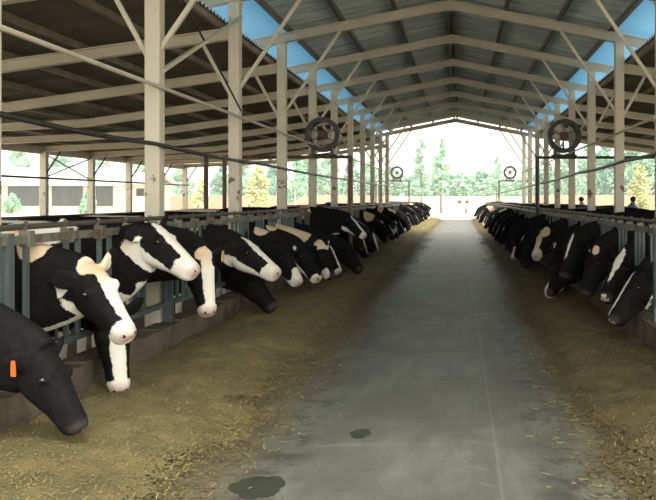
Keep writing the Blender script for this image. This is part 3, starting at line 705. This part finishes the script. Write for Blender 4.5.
# ---------------------------------------------------------------- feed fences (headlocks), one panel per bay
def panel(side,y0,y1,idx,n):
    x=XF if side<0 else XR; s=side
    zt=CH-.28 if side<0 else CH-.33
    t=empty('headlock_panel',(x,y0,0))
    tag(t,f"blue-grey steel headlock panel of the {'left' if s<0 else 'right'} feed fence, {nth(idx)} from the camera end",'fence panel','headlock panels of the feed fences','thing')
    L=y1-y0
    b=MB(); b.box((-.03,0,zt-.03),(.03,L,zt+.03)); b.build('top_rail',M['rail'],t)
    b=MB(); b.box((-.025,0,.50),(.025,L,.55)); b.build('bottom_rail',M['steel'],t)
    b=MB(); b.tube([(s*.05,0,zt+.085),(s*.05,L,zt+.085)],.022); b.build('latch_pipe',M['railtop'],t)
    b=MB(); b.box((-.04,-.035,.33),(.04,.035,zt+.05)); b.box((-.04+s*.05,-.02,zt+.03),(.0+s*.05,.02,zt+.10)); b.build('post',M['steel'],t)
    far=y0>24
    yy=.25; j=0
    while yy<L-.05:
        Y=y0+yy
        dmin=min([abs(Y-c) for c in NECKS[side]] or [9])
        if dmin>.15:
            b=MB()
            b.box((-.014,yy-.022,.5),(.014,yy+.022,zt-.02)); lean=0
            o=b.build('stanchion_bar',M['steel'],t)
        if j%3==0 and not far:
            b=MB(); b.box((-.03,yy-.035,zt-.05),(.045,yy+.035,zt+.06)); b.bar((s*.03,yy,zt+.03),(s*.05,yy+.10,zt+.11),.025,.03); b.build('latch',M['rail'],t)
        yy+= .19 if not far else .36; j+=1
    return t
def fence(side,ys):
    for i in range(len(ys)-1): panel(side,ys[i],ys[i+1],i+1,len(ys)-1)
fence(-1,[2.34+3*k for k in range(0,22)])
fence(1,[8.34-3+3*k for k in range(0,20)])

# ---------------------------------------------------------------- people
def person(loc,rz,top,label,bend=.15):
    t=bpy.data.objects.new('person',None)
    v=[(0,0,.92),(0,.02,1.12),(0,.0+bend*.4,1.32),(0,bend*.8,1.44),(0,bend,1.52),(0,bend+.02,1.60),(.09,0,.88),(.10,.03,.48),(.10,0,.07),(.10,.12,.03),(-.09,0,.88),(-.10,-.03,.48),(-.10,-.02,.07),(-.10,.10,.03),
       (.17,bend*.7,1.38),(.23,bend*.7+.03,1.12),(.20,bend+.18,.95),(-.17,bend*.7,1.38),(-.23,bend*.7+.03,1.12),(-.20,bend+.18,.95)]
    e=[(0,1),(1,2),(2,3),(3,4),(4,5),(0,6),(6,7),(7,8),(8,9),(0,10),(10,11),(11,12),(12,13),(3,14),(14,15),(15,16),(3,17),(17,18),(18,19)]
    r=[.14,.13,.15,.09,.055,.085,.085,.06,.045,.04,.085,.06,.045,.04,.06,.045,.035,.06,.045,.035]
    me=bpy.data.meshes.new('person'); me.from_pydata(v,e,[]); o=bpy.data.objects.new('person',me); COL.objects.link(o)
    m=o.modifiers.new('s','SKIN'); sv=me.skin_vertices[0].data
    for i,q in enumerate(r): sv[i].radius=(q,q*.8); 
    sv[0].use_root=True
    m=o.modifiers.new('u','SUBSURF'); m.levels=1; m.render_levels=1
    dg=bpy.context.evaluated_depsgraph_get(); dg.update(); me2=bpy.data.meshes.new_from_object(o.evaluated_get(dg)); me2.name='person'; bpy.data.objects.remove(o)
    me2.materials.clear()
    for q in (M['skin'],top,M['dark_cloth']): me2.materials.append(q)
    for p in me2.polygons:
        c=p.center; p.use_smooth=True
        p.material_index = 2 if c.z<.95 and abs(c.y)<.13 else (0 if c.z>1.46 or (abs(c.x)>.16 and c.z<1.02) else 1)
    o=link('person',me2,None,loc); o.rotation_euler=(0,0,rz); o.scale=(.97,.97,.97); tag(o,label,'person')
    b=MB(); b.ball((0,bend+.01,1.645),(.085,.10,.08),12); b.build('hair',M['hair'],o,True)
person((at(584,0,25).x,25,0),.4,M['navy'],'person in dark blue clothes standing behind the right cow row')
person((at(629.5,0,22.2).x,22.2,0),-.6,M['blue'],'person in a light blue shirt beside the second right column',.25)

# ---------------------------------------------------------------- outside
def shed(name,x0,x1,Y,dep,hw,hr,label,doors,windows=(),wall='shedwall'):
    t=empty(name,(x0,Y,0)); tag(t,label,'shed',None,'thing')
    w=x1-x0; b=MB(); b.box((0,0,-.1),(w,dep,hw)); b.build('walls',M[wall],t)
    b=MB(); b.add([(-.6,-.8,hw-.1),(w+.6,-.8,hw-.1),(w+.6,dep/2,hr),(-.6,dep/2,hr),(-.6,dep+.8,hw-.1),(w+.6,dep+.8,hw-.1)],[(0,1,2,3),(3,2,5,4)]); o=b.build('roof_sheeting',M['shedroof'],t); m=o.modifiers.new('s','SOLIDIFY'); m.thickness=.15
    for a,c,h in doors: b=MB(); b.box((a-x0,-.08,.75),(c-x0,.02,h)); b.build('sliding_door',M['greygate'],t)
    for a,c,z0,z1 in windows: b=MB(); b.box((a-x0,-.06,z0),(c-x0,.02,z1)); b.build('dark_opening',M['dark'],t)
YS=100; q=lambda px:(px-VX)/F*YS; z=lambda py:CH-(py-VY)/F*YS
shed('long_shed',q(-60),q(117),YS,10,z(184),z(166),'long pale shed with dull grey doors beyond the left open side',[(q(8),q(39),z(186)),(q(52),q(83),z(186)),(q(96),q(113),z(186)),(q(-35),q(-6),z(186))])
YS=84; shed('white_house',q(122),q(150),YS,6,z(182),z(172),'small white building with one dark window, past the long shed',[],[(q(136.5),q(144),z(196),z(188.5))])
def wallseg(name,a,c,Y,top,m,label,th=.3):
    b=MB(); b.box(((a-VX)/F*Y,Y,-.1),((c-VX)/F*Y,Y+th,CH-(top-VY)/F*Y)); struct(b.build(name,M[m]),label,'wall')
wallseg('wall_yard_left',160,262,96,195.5,'brick','low red brick yard wall seen past the left pen')
wallseg('wall_yard_side',262,392,104,195.5,'brick','low brick wall below the trees left of the opening')
wallseg('wall_yard_far',392,528,112,196.3,'tanwall','long tan wall across the far end of the yard')
wallseg('wall_yard_right',528,760,100,195,'brick','low reddish wall below the trees behind the right columns')
for px,lab in ((459.5,'left small dark vent in the far tan wall'),(467,'right small dark vent in the far tan wall')):
    c=at(px,202,111.95); b=MB(); b.box((c.x-.22,c.y-.06,c.z-.22),(c.x+.22,c.y+.04,c.z+.22)); tag(b.build('wall_vent',M['dark']),lab,'vent',None,'thing')
b=MB(); c=at(466,211,92); b.tube([(c.x,92,-.06),(c.x,92,.25),(c.x,92,.5)],[.16,.15,.13],10); tag(b.build('tree_stump',M['bark']),'short dark stump in the bright far yard','stump',None,'thing')
# trees
def tree_mesh(seed,hgt,cw,base,n,leaf):
    r=random.Random(seed); b=MB(); blobs=[]
    nb=16
    for i in range(nb):
        u=i/(nb-1); zz=base+(hgt-base)*(.06+.9*u); rad=cw*(.35+.65*math.sin(math.pi*min(1,.22+.75*u)))*(1-.45*u)
        a=r.random()*6.28; blobs.append((Vector((math.cos(a)*rad*.55,math.sin(a)*rad*.55,zz)),rad*r.uniform(.42,.62)))
    V=[];Fc=[]
    for i in range(n):
        c,rad=r.choice(blobs); v=Vector((r.gauss(0,1),r.gauss(0,1),r.gauss(0,1))).normalized()*(rad*(.55+.5*r.random())); v.z*=.85
        p=c+v; s=leaf*r.uniform(.6,1.3); a=Vector((r.gauss(0,1),r.gauss(0,1),r.gauss(0,.6))).normalized(); q_=Vector((r.gauss(0,1),r.gauss(0,1),r.gauss(0,1))); q_=(q_-a*q_.dot(a)).normalized()
        k=len(V); V+=[p-a*s,p+q_*s*.55,p+a*s,p-q_*s*.55]; Fc.append((k,k+1,k+2,k+3))
    b.add(V,Fc)
    tb=MB(); tb.tube([(0,0,-.1),(.05,0,base*.6),(0,.05,base+(hgt-base)*.5),(0,0,hgt*.93)],[.17,.14,.08,.02],8)
    for i in range(5):
        c,rad=blobs[2+i*2]; z0=max(base*.8,c.z-1.2); tb.tube([(0,0,z0),c],[.06,.02],6)
    return b,tb
TREES={}
def tree(kind,px,Y,hgt,label,rz=0,group='trees beyond the barn',sx=1.):
    spec={'tall':(9.5,1.5,2.2,2600,.20,'leaf_g','bark'),'broad':(8,2.7,1.2,3400,.26,'leaf_g','bark'),'deep':(8,2.5,1.0,3400,.26,'leaf_d','bark'),'yellow':(7,2.0,.8,3000,.22,'leaf_y','palebark'),'bush':(2.8,1.9,.1,2600,.18,'leaf_g','bark'),'pale':(8.5,1.9,1.8,1900,.2,'leaf_g','palebark')}[kind]
    if kind not in TREES:
        b,tb=tree_mesh(hash(kind)%1000 if False else sum(map(ord,kind)),*spec[:5]); TREES[kind]=(b.mesh('crown',M[spec[5]]),tb.mesh('trunk',M[spec[6]],True))
    c=at(px,0,Y); t=empty('bush' if kind=='bush' else 'tree',(c.x,Y,0),rz); s=hgt/spec[0]; t.scale=(s*sx,s*sx,s)
    tag(t,label,'bush' if kind=='bush' else 'tree',group); cm,tm=TREES[kind]; link('crown',cm,t); link('trunk',tm,t)
rr=random.Random(4)
tree('tall',421,106,9.6,'taller slim tree left in the bright far opening',.4)
tree('tall',441,93,8.6,'slim tree with bare lower trunk standing mid-left in the far opening',1.9)
tree('tall',497,108,7.4,'slim tree behind the right distant fan',3.0)
tree('yellow',259,70,4.6,'large pale yellowish tree seen between the second and third left columns',.2)
tree('yellow',201,78,3.6,'small yellow-green tree past the brick wall on the left',1.2)
tree('pale',295,74,6.0,'tree with a pale trunk seen between the third and fourth left columns',.7)
tree('bush',12,92,2.2,'small green bush in front of the long shed, left of its doors',.3,'bushes by the long shed',.8)
tree('bush',89,92,2.4,'small green bush in front of the long shed, between its doors',1.3,'bushes by the long shed',.8)
tree('yellow',640,60,4.2,'pale yellowish tree at the right behind the loose cow',2.1)
k=0
for px,kd,Y,h in ((20,'broad',125,9.5),(62,'deep',128,10.5),(98,'broad',126,9),(140,'broad',124,8.5),(182,'broad',126,7.5),(222,'deep',118,7.0),(242,'broad',116,8),(276,'deep',118,8),(310,'broad',118,8.6),(330,'broad',117,8.0),(352,'deep',118,7.6),(371,'broad',118,7.2),(390,'broad',120,6.4)):
    k+=1; tree(kd,px,Y,h,f'leafy green tree in the line beyond the left side, {nth(k)} from the left frame edge',rr.random()*6,'tree line beyond the left side')
k=0
for px,kd,Y,h in ((528,'broad',120,6.6),(545,'deep',116,7.6),(566,'broad',114,8.2),(590,'broad',110,8.8),(606,'deep',108,9),(628,'broad',106,9.5),(652,'broad',104,10)):
    k+=1; tree(kd,px,Y,h,f'leafy green tree behind the right columns, {nth(k)} rightwards from the far opening',rr.random()*6,'tree line beyond the right side')
k=0
for px in range(398,528,11):
    k+=1; tree('bush',px+rr.uniform(-2,2),119.5+rr.uniform(-1,3),rr.uniform(3.8,5.6),f'rounded pale green bush above the far tan wall, {nth(k)} from the left',rr.random()*6,'bushes above the far wall',1.25)

# ---------------------------------------------------------------- light, sky, camera
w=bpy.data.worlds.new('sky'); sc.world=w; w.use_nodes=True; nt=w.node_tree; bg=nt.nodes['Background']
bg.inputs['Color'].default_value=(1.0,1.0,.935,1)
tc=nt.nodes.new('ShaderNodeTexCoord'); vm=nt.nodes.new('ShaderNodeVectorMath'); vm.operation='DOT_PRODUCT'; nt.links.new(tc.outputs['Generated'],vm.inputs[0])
vm.inputs[1].default_value=Vector((.55,-.72,.42)).normalized(); mr=nt.nodes.new('ShaderNodeMapRange'); mr.interpolation_type='SMOOTHSTEP'; nt.links.new(vm.outputs['Value'],mr.inputs['Value'])  # bright lobe added to the unseen sky behind the camera, lights the left cows
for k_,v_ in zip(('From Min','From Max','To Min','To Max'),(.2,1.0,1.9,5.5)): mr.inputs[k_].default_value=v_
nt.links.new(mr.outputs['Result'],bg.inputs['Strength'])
hz=bpy.data.materials.new('haze'); hz.use_nodes=True; hn=hz.node_tree; hn.nodes.clear(); ho=hn.nodes.new('ShaderNodeOutputMaterial'); hv=hn.nodes.new('ShaderNodeVolumeScatter'); hv.inputs['Density'].default_value=.0024; hv.inputs['Color'].default_value=(.95,1,.97,1); hn.links.new(hv.outputs[0],ho.inputs['Volume'])
b=MB(); b.box((-140,66,-.05),(120,150,26)); tag(b.build('haze',hz),'pale summer haze hanging over the yard and trees','haze',None,'stuff')
sc.cycles.volume_bounces=1; sc.cycles.volume_step_rate=4
sun=bpy.data.lights.new('sun','SUN'); sun.energy=1.5; sun.angle=math.radians(14); sun.color=(1,.96,.88)
so=bpy.data.objects.new('sun',sun); COL.objects.link(so); so.rotation_euler=(math.radians(28),math.radians(12),0)
cam=bpy.data.cameras.new('camera'); co=bpy.data.objects.new('camera',cam); COL.objects.link(co)
co.location=(0,0,CH); co.rotation_euler=(math.pi/2,0,0)
cam.sensor_width=36; cam.lens=F*36/656; cam.shift_x=-(VX-328)/656; cam.shift_y=-(250-VY)/656; cam.clip_end=1000; cam.clip_start=.05
sc.camera=co
vs_=sc.view_settings; vs_.view_transform='Standard'; vs_.look='None'; vs_.gamma=1; vs_.use_curve_mapping=False; vs_.exposure=-0.08
sc.cycles.max_bounces=8; sc.cycles.diffuse_bounces=5
